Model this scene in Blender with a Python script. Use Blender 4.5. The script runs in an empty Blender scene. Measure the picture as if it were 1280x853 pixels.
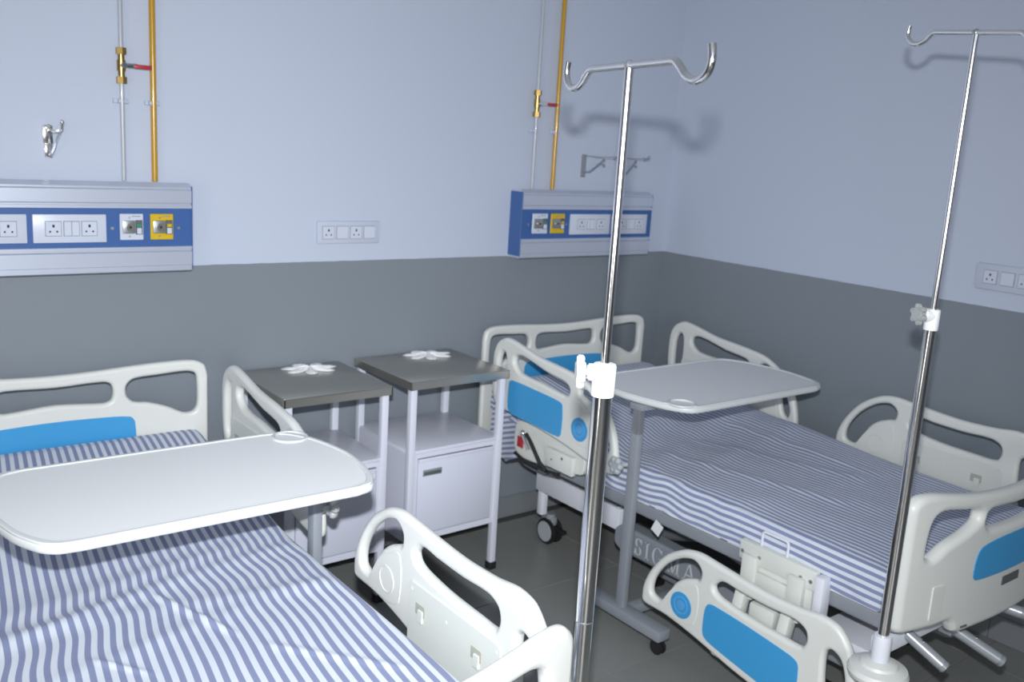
import bpy, bmesh, math, random
from math import sin, cos, pi, radians
from mathutils import Vector, Matrix

random.seed(7)
sc = bpy.context.scene
# ------------------------------------------------------------------ camera
CAM = Vector((-3.4601, -3.2327, 1.70))
YAW, PITCH, ROLL = 0.66594, 0.20706, 0.061197
fwd = Vector((sin(YAW) * cos(PITCH), cos(YAW) * cos(PITCH), -sin(PITCH)))
r0 = Vector((cos(YAW), -sin(YAW), 0)); u0 = r0.cross(fwd)
rgt = cos(ROLL) * r0 + sin(ROLL) * u0
upv = -sin(ROLL) * r0 + cos(ROLL) * u0
cd = bpy.data.cameras.new('camera'); cam = bpy.data.objects.new('camera', cd)
sc.collection.objects.link(cam)
cam.matrix_world = Matrix(((rgt.x, upv.x, -fwd.x, CAM.x), (rgt.y, upv.y, -fwd.y, CAM.y),
                           (rgt.z, upv.z, -fwd.z, CAM.z), (0, 0, 0, 1)))
cd.sensor_width = 36; cd.lens = 1178.78 / 1280 * 36; cd.clip_start = 0.02
cd.dof.use_dof = True; cd.dof.focus_distance = 1.9; cd.dof.aperture_fstop = 5.2
sc.camera = cam
# ------------------------------------------------------------------ light
w = bpy.data.worlds.new('room_air'); sc.world = w; w.use_nodes = True
w.node_tree.nodes['Background'].inputs[0].default_value = (0.72, 0.80, 1.0, 1)
w.node_tree.nodes['Background'].inputs[1].default_value = 0.35

def area(name, loc, target, sx, sy, power, col):
    l = bpy.data.lights.new(name, 'AREA'); l.shape = 'RECTANGLE'; l.size = sx; l.size_y = sy
    l.energy = power; l.color = col
    o = bpy.data.objects.new(name, l); sc.collection.objects.link(o)
    o.location = loc; o.rotation_euler = (Vector(target) - Vector(loc)).to_track_quat('-Z', 'Y').to_euler()
    return o
FL = CAM + upv * 0.155 - fwd * 0.02
flash = area('camera_flash', FL, FL + fwd * 3 - rgt * .30 - upv * .55, 0.050, 0.032, 34, (0.93, 0.965, 1.0))
flash.data.spread = radians(106)
window_light = area('window_daylight', (-4.25, -6.17, 1.66), (-2.4, -1.0, 1.0), 1.8, 1.3, 46, (1.0, 0.985, 0.96))
left_fill = area('left_fill_light', (-5.57, -2.9, 1.15), (-2.0, -2.2, 1.1), .9, 1.9, 20, (1.0, 0.96, 0.90))  # fill light added at left, also streaks the poles; no doorway there
sc.view_settings.view_transform = 'Standard'; sc.view_settings.look = 'None'
sc.view_settings.exposure = 0.13; sc.view_settings.gamma = 1.0
sc.view_settings.use_curve_mapping = False

# ------------------------------------------------------------------ helpers
COL = sc.collection
ORG = {}

def mat(name, col, rough=0.5, metal=0.0, bump=0.0, bscale=200, var=0.0, vscale=6, coat=0, trans=0, alpha=1, spec=None):
    m = bpy.data.materials.new(name); m.use_nodes = True; n = m.node_tree; b = n.nodes['Principled BSDF']
    b.inputs['Base Color'].default_value = (*col, 1); b.inputs['Roughness'].default_value = rough
    b.inputs['Metallic'].default_value = metal
    if coat: b.inputs['Coat Weight'].default_value = coat
    if trans: b.inputs['Transmission Weight'].default_value = trans
    if spec is not None: b.inputs['Specular IOR Level'].default_value = spec
    tc = n.nodes.new('ShaderNodeTexCoord')
    if var:
        t = n.nodes.new('ShaderNodeTexNoise'); t.inputs['Scale'].default_value = vscale; t.inputs['Detail'].default_value = 5
        n.links.new(tc.outputs['Object'], t.inputs['Vector'])
        mx = n.nodes.new('ShaderNodeMix'); mx.data_type = 'RGBA'
        mx.inputs[6].default_value = (*[c * (1 - var) for c in col], 1); mx.inputs[7].default_value = (*[min(1, c * (1 + var)) for c in col], 1)
        n.links.new(t.outputs[0], mx.inputs[0]); n.links.new(mx.outputs[2], b.inputs['Base Color'])
    if bump:
        t2 = n.nodes.new('ShaderNodeTexNoise'); t2.inputs['Scale'].default_value = bscale; t2.inputs['Detail'].default_value = 3
        n.links.new(tc.outputs['Object'], t2.inputs['Vector'])
        bp = n.nodes.new('ShaderNodeBump'); bp.inputs['Strength'].default_value = bump; bp.inputs['Distance'].default_value = 0.002
        n.links.new(t2.outputs[0], bp.inputs['Height']); n.links.new(bp.outputs[0], b.inputs['Normal'])
    return m

M = dict(
    tile=mat('floor_stone', (.225, .23, .22), .32, bump=.05, bscale=60, var=.10, vscale=5),
    grout=mat('grout', (.07, .07, .07), .8),
    skirt=mat('skirting_stone', (.20, .215, .235), .35, var=.06),
    skirtgrout=mat('skirting_grout', (.10, .10, .11), .8),
    ceil=mat('ceiling_paint', (.80, .82, .86), .9),
    outer=mat('plain_wall_paint', (.50, .54, .65), .9),
    plastic=mat('cream_plastic', (.66, .67, .64), .38, bump=.05, bscale=900),
    plastic2=mat('pale_cream_plastic', (.62, .64, .60), .42),
    cream=mat('yellowed_plastic', (.38, .39, .33), .45),
    blue=mat('blue_panel', (.045, .30, .60), .42),
    blue2=mat('pale_blue_ring', (.09, .33, .66), .42),
    strip=mat('royal_blue_strip', (.045, .115, .32), .38),
    alu=mat('brushed_aluminium', (.56, .60, .70), .36, metal=.45, bump=.05, bscale=300),
    seam=mat('dark_seam', (.10, .11, .12), .6),
    socket=mat('white_switch_plastic', (.58, .62, .72), .35),
    hole=mat('dark_hole', (.02, .02, .025), .7),
    shadowgap=mat('switch_gap', (.22, .24, .28), .6),
    yellow=mat('yellow_outlet', (.62, .42, .01), .4),
    green=mat('green_tag', (.02, .25, .12), .5),
    ypipe=mat('yellow_pipe_paint', (.50, .27, .01), .22, coat=.4),
    wpipe=mat('white_pipe_paint', (.43, .46, .50), .25, coat=.3),
    brass=mat('brass', (.42, .28, .10), .28, metal=1),
    red=mat('red_plastic', (.42, .03, .04), .4),
    chrome=mat('chrome', (.93, .92, .90), .15, metal=1),
    steel=mat('stainless_steel', (.50, .485, .44), .28, metal=.85, bump=.04, bscale=90),
    dullsteel=mat('dull_steel', (.42, .43, .45), .38, metal=.8),
    greymetal=mat('grey_painted_metal', (.24, .26, .29), .4),
    darkgrey=mat('dark_grey_painted_metal', (.10, .105, .115), .45),
    white=mat('white_enamel', (.66, .67, .76), .32),
    whitedoor=mat('white_enamel_door', (.62, .64, .74), .34),
    whitemetal=mat('white_painted_metal', (.68, .70, .76), .35),
    satin=mat('satin_grey_tube', (.36, .38, .41), .32, metal=.3),
    rubber=mat('black_rubber', (.012, .012, .014), .6),
    wheel=mat('grey_wheel', (.36, .38, .41), .45),
    clampw=mat('white_clamp_plastic', (.86, .87, .87), .35),
    traytop=mat('tray_top', (.76, .77, .77), .42, bump=.03, bscale=700),  # lighter than the edge: extra light on the top put into its colour
    traywhite=mat('tray_edge', (.62, .64, .64), .35),
    matt=mat('mattress_cover', (.12, .16, .28), .7),
    glare=mat('painted_glare', (.9, .9, .9), .35,  bump=.6, bscale=120),  # white of the star that imitates glare on the cabinet tops
    clear=mat('clear_knob_plastic', (.62, .64, .64), .15, trans=.5, bump=.2, bscale=60),
    letter=mat('pale_lettering', (.55, .57, .60), .5),
    sticker=mat('white_sticker', (.7, .72, .75), .5),
)
# two-tone wall paint: lilac white above, grey below, both with faint roller texture
def wall_material():
    m = bpy.data.materials.new('two_tone_wall_paint'); m.use_nodes = True; n = m.node_tree; b = n.nodes['Principled BSDF']
    g = n.nodes.new('ShaderNodeNewGeometry'); s = n.nodes.new('ShaderNodeSeparateXYZ'); n.links.new(g.outputs['Position'], s.inputs[0])
    no = n.nodes.new('ShaderNodeTexNoise'); no.inputs['Scale'].default_value = 25; n.links.new(g.outputs['Position'], no.inputs['Vector'])
    ad = n.nodes.new('ShaderNodeMath'); ad.operation = 'MULTIPLY_ADD'; n.links.new(no.outputs[0], ad.inputs[0]); ad.inputs[1].default_value = .004
    n.links.new(s.outputs[2], ad.inputs[2])
    gt = n.nodes.new('ShaderNodeMath'); gt.operation = 'GREATER_THAN'; gt.inputs[1].default_value = 1.221; n.links.new(ad.outputs[0], gt.inputs[0])
    n2 = n.nodes.new('ShaderNodeTexNoise'); n2.inputs['Scale'].default_value = 1.6; n2.inputs['Detail'].default_value = 6; n.links.new(g.outputs['Position'], n2.inputs['Vector'])
    a = n.nodes.new('ShaderNodeMix'); a.data_type = 'RGBA'; a.inputs[6].default_value = (.205, .235, .268, 1); a.inputs[7].default_value = (.225, .252, .282, 1); n.links.new(n2.outputs[0], a.inputs[0])
    c = n.nodes.new('ShaderNodeMix'); c.data_type = 'RGBA'; c.inputs[6].default_value = (.495, .545, .655, 1); c.inputs[7].default_value = (.52, .57, .68, 1); n.links.new(n2.outputs[0], c.inputs[0])
    x = n.nodes.new('ShaderNodeMix'); x.data_type = 'RGBA'; n.links.new(gt.outputs[0], x.inputs[0]); n.links.new(a.outputs[2], x.inputs[6]); n.links.new(c.outputs[2], x.inputs[7])
    n.links.new(x.outputs[2], b.inputs['Base Color'])
    rr = n.nodes.new('ShaderNodeMapRange'); rr.inputs[3].default_value = .38; rr.inputs[4].default_value = .62; n.links.new(gt.outputs[0], rr.inputs[0]); n.links.new(rr.outputs[0], b.inputs['Roughness'])
    t = n.nodes.new('ShaderNodeTexNoise'); t.inputs['Scale'].default_value = 70; t.inputs['Detail'].default_value = 4; n.links.new(g.outputs['Position'], t.inputs['Vector'])
    bp = n.nodes.new('ShaderNodeBump'); bp.inputs['Strength'].default_value = .12; bp.inputs['Distance'].default_value = .002; n.links.new(t.outputs[0], bp.inputs['Height']); n.links.new(bp.outputs[0], b.inputs['Normal'])
    return m
M['wall'] = wall_material()

def stripe_material():
    m = bpy.data.materials.new('striped_cotton'); m.use_nodes = True; n = m.node_tree; b = n.nodes['Principled BSDF']
    uv = n.nodes.new('ShaderNodeUVMap'); uv.uv_map = 'cloth'; s = n.nodes.new('ShaderNodeSeparateXYZ'); n.links.new(uv.outputs[0], s.inputs[0])
    mu = n.nodes.new('ShaderNodeMath'); mu.operation = 'MULTIPLY'; mu.inputs[1].default_value = 1 / .0225; n.links.new(s.outputs[0], mu.inputs[0])
    fr = n.nodes.new('ShaderNodeMath'); fr.operation = 'PINGPONG'; fr.inputs[1].default_value = .5; n.links.new(mu.outputs[0], fr.inputs[0])
    cr = n.nodes.new('ShaderNodeValToRGB'); cr.color_ramp.elements[0].position = .225; cr.color_ramp.elements[1].position = .275
    cr.color_ramp.elements[0].color = (.215, .245, .39, 1); cr.color_ramp.elements[1].color = (.60, .64, .71, 1)
    n.links.new(fr.outputs[0], cr.inputs[0]); n.links.new(cr.outputs[0], b.inputs['Base Color'])
    b.inputs['Roughness'].default_value = .85; b.inputs['Specular IOR Level'].default_value = .2
    b.inputs['Sheen Weight'].default_value = .1
    w = n.nodes.new('ShaderNodeTexNoise'); w.inputs['Scale'].default_value = 900
    tc = n.nodes.new('ShaderNodeTexCoord'); n.links.new(tc.outputs['Object'], w.inputs['Vector'])
    bp = n.nodes.new('ShaderNodeBump'); bp.inputs['Strength'].default_value = .15; bp.inputs['Distance'].default_value = .001; n.links.new(w.outputs[0], bp.inputs['Height']); n.links.new(bp.outputs[0], b.inputs['Normal'])
    return m
M['stripe'] = stripe_material()

def link(name, me, m, parent=None, smooth=True, ang=32):
    if m is not None and not me.materials: me.materials.append(M[m] if isinstance(m, str) else m)
    if smooth:
        me.shade_smooth(); me.set_sharp_from_angle(angle=radians(ang))
    o = bpy.data.objects.new(name, me); COL.objects.link(o)
    if parent is not None:
        me.transform(Matrix.Translation(-ORG[parent])); o.parent = parent; ORG[o] = ORG[parent]
    else:
        ORG[o] = Vector((0, 0, 0))
    return o

def thing(name, loc, label, cat, group=None):
    o = bpy.data.objects.new(name, None); o.empty_display_size = .05; COL.objects.link(o)
    o.location = loc; ORG[o] = Vector(loc); o['label'] = label; o['category'] = cat
    if group: o['group'] = group
    return o

def tag(o, label, cat, group=None):
    o['label'] = label; o['category'] = cat
    if group: o['group'] = group
    return o

class B:
    def __init__(s): s.bm = bmesh.new()
    def box(s, x0, x1, y0, y1, z0, z1, bev=0.0, rot=None, seg=2):
        r = bmesh.ops.create_cube(s.bm, size=1)
        c = Vector(((x0 + x1) / 2, (y0 + y1) / 2, (z0 + z1) / 2))
        T = Matrix.Diagonal((abs(x1 - x0), abs(y1 - y0), abs(z1 - z0), 1))
        if rot is not None: T = rot.to_4x4() @ T
        bmesh.ops.transform(s.bm, matrix=Matrix.Translation(c) @ T, verts=r['verts'])
        if bev:
            es = list({e for v in r['verts'] for e in v.link_edges})
            bmesh.ops.bevel(s.bm, geom=es, offset=bev, segments=seg, affect='EDGES', profile=.5)
        return s
    def cyl(s, a, b, r, r2=None, seg=20, cap=True, bev=0):
        a = Vector(a); b = Vector(b); d = b - a; L = d.length
        q = d.to_track_quat('Z', 'Y').to_matrix().to_4x4()
        res = bmesh.ops.create_cone(s.bm, cap_ends=cap, cap_tris=False, segments=seg, radius1=r, radius2=r if r2 is None else r2, depth=L)
        bmesh.ops.transform(s.bm, matrix=Matrix.Translation((a + b) / 2) @ q, verts=res['verts'])
        if bev:
            es = [e for e in {e for v in res['verts'] for e in v.link_edges} if any(len(f.verts) > 4 for f in e.link_faces)]
            bmesh.ops.bevel(s.bm, geom=es, offset=bev, segments=2, affect='EDGES')
        return s
    def sphere(s, c, r, sc=(1, 1, 1), seg=16):
        res = bmesh.ops.create_uvsphere(s.bm, u_segments=seg, v_segments=seg // 2 + 2, radius=r)
        bmesh.ops.transform(s.bm, matrix=Matrix.Translation(c) @ Matrix.Diagonal((*sc, 1)), verts=res['verts']); return s
    def tube(s, pts, r, seg=12, cap=True):
        P = [Vector(p) for p in pts]; rings = []; N = None
        for i, p in enumerate(P):
            t = (P[min(i + 1, len(P) - 1)] - P[max(i - 1, 0)]).normalized()
            if N is None: N = t.orthogonal().normalized()
            N = (N - t * N.dot(t)).normalized(); Bn = t.cross(N)
            rr = r[i] if isinstance(r, (list, tuple)) else r
            rings.append([s.bm.verts.new(p + rr * (cos(2 * pi * k / seg) * N + sin(2 * pi * k / seg) * Bn)) for k in range(seg)])
        for A, C in zip(rings, rings[1:]):
            for k in range(seg): s.bm.faces.new((A[k], A[(k + 1) % seg], C[(k + 1) % seg], C[k]))
        if cap: s.bm.faces.new(list(reversed(rings[0]))); s.bm.faces.new(rings[-1])
        return s
    def lathe(s, c, prof, seg=32, axis=Vector((0, 0, 1))):
        q = axis.to_track_quat('Z', 'Y').to_matrix(); c = Vector(c); rings = []
        for (r, h) in prof:
            rings.append([s.bm.verts.new(c + q @ Vector((r * cos(2 * pi * k / seg), r * sin(2 * pi * k / seg), h))) for k in range(seg)])
        for A, C in zip(rings, rings[1:]):
            for k in range(seg): s.bm.faces.new((A[k], A[(k + 1) % seg], C[(k + 1) % seg], C[k]))
        s.bm.faces.new(list(reversed(rings[0]))); s.bm.faces.new(rings[-1]); return s
    def prism(s, pts, f0, f1):
        # polygon pts mapped by f0 and f1 to two parallel faces
        a = [s.bm.verts.new(f0(*p)) for p in pts]; b = [s.bm.verts.new(f1(*p)) for p in pts]; n = len(pts)
        s.bm.faces.new(a); s.bm.faces.new(list(reversed(b)))
        for i in range(n): s.bm.faces.new((a[i], b[i], b[(i + 1) % n], a[(i + 1) % n]))
        return s
    def build(s, name, m, parent=None, smooth=True, ang=32):
        bmesh.ops.recalc_face_normals(s.bm, faces=s.bm.faces)
        me = bpy.data.meshes.new(name); s.bm.to_mesh(me); s.bm.free()
        return link(name, me, m, parent, smooth, ang)

def smooth_loop(pts, n=6, closed=True):
    P = [Vector((p[0], p[1])) for p in pts]; out = []; N = len(P)
    rng = range(N) if closed else range(N - 1)
    for i in rng:
        p0, p1, p2, p3 = (P[(i - 1) % N], P[i], P[(i + 1) % N], P[(i + 2) % N]) if closed else (P[max(i - 1, 0)], P[i], P[i + 1], P[min(i + 2, N - 1)])
        # centripetal-like: limit tangents to the shorter neighbouring chord
        d = (p2 - p1).length
        m1 = (p2 - p0); m2 = (p3 - p1)
        if m1.length > 1e-9: m1 = m1.normalized() * d * .85
        if m2.length > 1e-9: m2 = m2.normalized() * d * .85
        for k in range(n):
            t = k / n; t2 = t * t; t3 = t2 * t
            out.append((2 * t3 - 3 * t2 + 1) * p1 + (t3 - 2 * t2 + t) * m1 + (-2 * t3 + 3 * t2) * p2 + (t3 - t2) * m2)
    if not closed: out.append(P[-1])
    return out

def rrect(x0, x1, y0, y1, r, n=5):
    out = []
    for cx, cy, a in ((x1 - r, y1 - r, 0), (x0 + r, y1 - r, 90), (x0 + r, y0 + r, 180), (x1 - r, y0 + r, 270)):
        for k in range(n + 1):
            t = radians(a + 90 * k / n); out.append((cx + r * cos(t), cy + r * sin(t)))
    return out

def plate_mesh(loops, th, bev, fmap, bres=3, cuts=0):
    """2D outline + holes -> thick plate with rounded edges; fmap maps (u,v,w) to world."""
    cu = bpy.data.curves.new('plate', 'CURVE'); cu.dimensions = '2D'; cu.fill_mode = 'BOTH'
    cu.extrude = max(th / 2 - bev, 0.00001); cu.bevel_depth = bev; cu.bevel_resolution = bres; cu.offset = -bev
    for lp in loops:
        sp = cu.splines.new('POLY'); sp.points.add(len(lp) - 1)
        for q, p in zip(sp.points, lp): q.co = (p[0], p[1], 0, 1)
        sp.use_cyclic_u = True
    o = bpy.data.objects.new('plate', cu); COL.objects.link(o)
    dg = bpy.context.evaluated_depsgraph_get(); me = bpy.data.meshes.new_from_object(o.evaluated_get(dg))
    bpy.data.objects.remove(o); bpy.data.curves.remove(cu)
    bm = bmesh.new(); bm.from_mesh(me)
    bmesh.ops.remove_doubles(bm, verts=bm.verts, dist=1e-5)
    if cuts:
        lo = min(v.co.x for v in bm.verts); hi = max(v.co.x for v in bm.verts)
        for k in range(1, cuts):
            bmesh.ops.bisect_plane(bm, geom=bm.verts[:] + bm.edges[:] + bm.faces[:], plane_co=(lo + (hi - lo) * k / cuts, 0, 0), plane_no=(1, 0, 0), dist=1e-6)
    for v in bm.verts: v.co = Vector(fmap(v.co.x, v.co.y, v.co.z))
    bmesh.ops.recalc_face_normals(bm, faces=bm.faces)
    bm.to_mesh(me); bm.free(); me.materials.clear()
    return me

def plate(name, loops, th, bev, fmap, m, parent, bres=3, cuts=0):
    me = plate_mesh(loops, th, bev, fmap, bres, cuts)
    o = link(name, me, m, parent, True, 50)
    wn = o.modifiers.new('wn', 'WEIGHTED_NORMAL'); wn.keep_sharp = True
    return o

# ------------------------------------------------------------------ room
X0, Y0, H = -5.6, -6.2, 2.95
def struct(o): o['kind'] = 'structure'; return o
fl = struct(B().box(X0, .1, Y0, .1, -.12, -.004).build('floor', 'grout', smooth=False))
tile_me = None
TS, GP = .6, .0025
xs = [-.2 - TS * k for k in range(-1, 9)]; ys = [-.65 + TS * k for k in range(-9, 2)]
for x in xs:
    for y in ys:
        a, b, c, d = max(x - TS, X0) + GP / 2, min(x, 0) - GP / 2, max(y - TS, Y0) + GP / 2, min(y, 0) - GP / 2
        if b - a < .02 or d - c < .02: continue
        full = abs(b - a - (TS - GP)) < 1e-6 and abs(d - c - (TS - GP)) < 1e-6
        if full and tile_me:
            o = bpy.data.objects.new('floor_tile', tile_me); COL.objects.link(o); o.parent = fl; o.location = ((a + b) / 2, (c + d) / 2, 0)
        else:
            w2, h2 = (b - a) / 2, (d - c) / 2
            o = B().box(-w2, w2, -h2, h2, -.006, 0, bev=.0008, seg=1).build('floor_tile', 'tile', smooth=False)
            o.parent = fl; o.location = ((a + b) / 2, (c + d) / 2, 0)
            if full: tile_me = o.data
struct(B().box(X0, .1, 0, .1, 0, H).build('wall_back', 'wall', smooth=False))
struct(B().box(0, .1, Y0, 0, 0, H).build('wall_right', 'wall', smooth=False))
struct(B().box(X0 - .1, X0, Y0, .1, 0, H).build('wall_left', 'wall', smooth=False))
wf = B()
wf.box(X0, 0, Y0 - .1, Y0, 0, .95).box(X0, 0, Y0 - .1, Y0, 2.35, H).box(X0, -5.2, Y0 - .1, Y0, .95, 2.35).box(-3.3, 0, Y0 - .1, Y0, .95, 2.35)
struct(wf.build('wall_front', 'wall', smooth=False))
wo = struct(B().box(-5.2, -3.3, Y0 - .07, Y0 - .02, .95, .99).box(-5.2, -3.3, Y0 - .07, Y0 - .02, 2.31, 2.35).box(-5.2, -5.16, Y0 - .07, Y0 - .02, .99, 2.31).box(-3.34, -3.3, Y0 - .07, Y0 - .02, .99, 2.31).box(-4.27, -4.23, Y0 - .07, Y0 - .02, .99, 2.31).build('window_1', 'whitemetal', smooth=False))
struct(B().box(X0, .1, Y0, .1, H, H + .1).build('ceiling', 'ceil', smooth=False))
def skirting(side):
    base = struct(B().box(X0, -.011, -.008, -.0005, .0, .098).build('baseboard_back', 'skirtgrout', smooth=False) if side == 'back'
                  else B().box(-.008, -.0005, -5.0, -.011, .0, .098).build('baseboard_right', 'skirtgrout', smooth=False))
    L = 5.5 if side == 'back' else 4.9; k = 0
    u = .02
    while u < L:
        v = min(u + .597, L)
        b = B()
        if side == 'back': b.box(-v, -u, -.012, -.004, .001, .10, bev=.0015, seg=1)
        else: b.box(-.012, -.004, -v, -u, .001, .10, bev=.0015, seg=1)
        b.build('skirting_tile', 'skirt', base, smooth=False)
        u += .6
skirting('back'); skirting('right')

# ------------------------------------------------------------------ electric modules
def socket_module(parent, c, ax, nrm, s=.042, kind='socket', m='socket'):
    """c centre on the front face, ax unit vector across, nrm outward normal."""
    c = Vector(c); ax = Vector(ax); n = Vector(nrm); z = Vector((0, 0, 1))
    R = Matrix((ax, n, z)).transposed()
    def bx(b, u0, u1, v0, v1, d0, d1, bev=0):
        ce = c + ax * (u0 + u1) / 2 + z * (v0 + v1) / 2 + n * (d0 + d1) / 2
        b.box(ce.x - (u1 - u0) / 2, ce.x + (u1 - u0) / 2, ce.y - (d1 - d0) / 2, ce.y + (d1 - d0) / 2, ce.z - (v1 - v0) / 2, ce.z + (v1 - v0) / 2, bev=bev, rot=R, seg=1)
    h = s / 2
    b = B(); bx(b, -h, h, -h, h, -.001, .0012)
    g = b.build('module_gap', 'shadowgap', parent, smooth=False)
    if kind == 'socket':
        b = B(); bx(b, -h + .0015, h - .0015, -h + .0015, h - .0015, 0, .0032, .0008); f = b.build('socket_face', m, parent, smooth=False)
        b = B(); bx(b, -.0032, .0032, .004, .0125, .0025, .0036); bx(b, -.0125, -.0075, -.0115, -.006, .0025, .0036); bx(b, .0075, .0125, -.0115, -.006, .0025, .0036)
        b.build('pin_holes', 'hole', f, smooth=False)
    elif kind == 'switch':
        b = B(); bx(b, -h + .0015, h - .0015, -h + .0015, h - .0015, 0, .005, .0015); b.build('rocker_switch', m, parent, smooth=False)
    else:
        for sgn in (-1, 1):
            b = B(); bx(b, min(0, sgn * (h - .0015)) + (.0006 if sgn > 0 else 0), max(0, sgn * (h - .0015)) - (.0006 if sgn < 0 else 0), -h + .0015, h - .0015, 0, .005, .0012)
            b.build('rocker_switch', m, parent, smooth=False)

def wall_plate(x_or_y, z0, z1, a0, a1, side, label):
    if side == 'back':
        t = thing('switch_board', ((a0 + a1) / 2, 0, z0), label, 'switch board')
        B().box(a0, a1, -.012, -.001, z0, z1, bev=.003).build('face_plate', 'outer', t)
        ax, n, cy = (1, 0, 0), (0, -1, 0), -.012
        cs = [(a0 + (a1 - a0) * (.17 + .22 * k), cy, (z0 + z1) / 2) for k in range(4)]
    else:
        t = thing('switch_board', (0, (a0 + a1) / 2, z0), label, 'switch board')
        B().box(-.012, -.001, a1, a0, z0, z1, bev=.003).build('face_plate', 'outer', t)
        ax, n, cy = (0, -1, 0), (-1, 0, 0), -.012
        cs = [(cy, a0 + (a1 - a0) * (.19 + .22 * k), (z0 + z1) / 2) for k in range(4)]
    for k, c in enumerate(cs): socket_module(t, c, ax, n, s=.05, kind='socket' if k % 2 == 0 else 'switch')
wall_plate(0, 1.287, 1.371, -1.88, -1.617, 'back', 'pale switch board on the back wall between the two blue bed head panels')
wall_plate(0, 1.282, 1.376, -1.56, -1.84, 'right', 'switch board on the right-hand wall, cut by the picture edge')

# ------------------------------------------------------------------ bed head panels
def gas_outlet(t, x0, z0, z1, m, w):
    y = -.083
    f = B().box(x0, x0 + w, y - .004, y, z0, z1, bev=.002, seg=1).build('gas_outlet', m, t, smooth=False)
    cx, cz = x0 + w * .40, (z0 + z1) / 2
    B().box(x0 + w * .10, x0 + w * .64, y - .010, y - .003, cz - .021, cz + .021, bev=.003).build('outlet_block', 'dullsteel', f)
    B().cyl((cx, y - .016, cz), (cx, y - .008, cz), .012, seg=20).build('outlet_port', 'steel', f)
    B().cyl((cx, y - .0175, cz), (cx, y - .0155, cz), .0045, seg=12).build('port_hole', 'hole', f)
    for dz in (.030, -.030): B().cyl((cx, y - .006, cz + dz), (cx, y - .003, cz + dz), .003, seg=8).build('screw', 'dullsteel', f)
    x2 = x0 + w * .66
    B().box(x2, x0 + w * .94, y - .009, y - .003, cz - .024, cz + .022, bev=.001, seg=1).build('release_frame', 'seam', f, smooth=False)
    B().box(x2 + .003, x0 + w * .90, y - .011, y - .008, cz + .0, cz + .010, bev=.001, seg=1).build('release_tab', 'green' if m == 'socket' else 'yellow', f, smooth=False)
    B().box(x2 + .003, x0 + w * .90, y - .011, y - .008, cz - .022, cz - .003, bev=.001, seg=1).build('release_button', 'socket', f, smooth=False)
    B().box(x0 + w * .5, x0 + w * .86, y - .0045, y - .0038, cz + .033, cz + .0355).build('outlet_print', 'shadowgap', f, smooth=False)

def head_panel(x0, x1, label, plates, outlets, zt=1.502, zb=1.213, screws=()):
    t = thing('bed_head_panel', ((x0 + x1) / 2, 0, zb), label, 'wall panel')
    # aluminium extrusions: profile in (y,z), swept along x
    def sweep(prof, name, m):
        b = B(); b.prism(prof, lambda y, z: (x0, y, z), lambda y, z: (x1, y, z)); return b.build(name, m, t, smooth=False)
    sweep([(-.002, zt - .004), (-.06, zt + .002), (-.083, zt - .012), (-.083, zt - .017), (-.081, zt - .018), (-.086, zt - .022), (-.086, zt - .062), (-.081, zt - .066), (-.081, zt - .070), (-.088, zt - .071), (-.088, zt - .080), (-.07, zt - .082), (-.002, zt - .082)], 'top_rail', 'alu')
    sweep([(-.002, zb), (-.075, zb), (-.083, zb + .004), (-.083, zb + .020), (-.087, zb + .022), (-.087, zb + .066), (-.081, zb + .070), (-.081, zb + .074), (-.088, zb + .075), (-.088, zb + .084), (-.07, zb + .086), (-.002, zb + .086)], 'bottom_rail', 'alu')
    B().box(x0, x1, -.079, -.002, zb + .08, zt - .078).build('blue_panel', 'strip', t, smooth=False)
    for xa, xb in ((x0 - .004, x0), (x1, x1 + .004)):
        B().box(xa, xb, -.084, -.001, zb + .01, zt - .008, bev=.001, seg=1).build('end_cap', 'strip', t, smooth=False)
    for (a, b) in plates:
        f = B().box(a, b, -.087, -.079, zb + .101, zt - .100, bev=.002).build('socket_plate', 'socket', t)
        w = b - a; zc = (zb + zt) / 2 + .0005
        for k, kd in enumerate(('socket', 'double', 'socket')):
            socket_module_sub(t, (a + w * (.27 + .245 * k), -.087, zc), kd)
    for (a, m, wd) in outlets: gas_outlet(t, a, zb + .107, zt - .098, m, wd)
    for x in screws: B().cyl((x, -.083, (zb + zt) / 2), (x, -.079, (zb + zt) / 2), .005, seg=12).build('screw', 'dullsteel', t)
    return t
def socket_module_sub(t, c, kd): socket_module(t, c, (1, 0, 0), (0, -1, 0), s=.047, kind=kd)
head_panel(-3.15, -2.374, 'silver and blue bed head panel on the left with gas outlets at its end',
           [(-3.085, -2.873), (-2.857, -2.645)], [(-2.604, 'socket', .073), (-2.509, 'yellow', .074)], screws=(-2.626, -2.416))
head_panel(-.972, -.198, 'silver and blue bed head panel in the corner, partly behind the near drip pole',
           [(-.702, -.463), (-.450, -.226)], [(-.917, 'socket', .085), (-.815, 'yellow', .08)], zt=1.508, zb=1.217, screws=(-.935, -.722))

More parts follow.
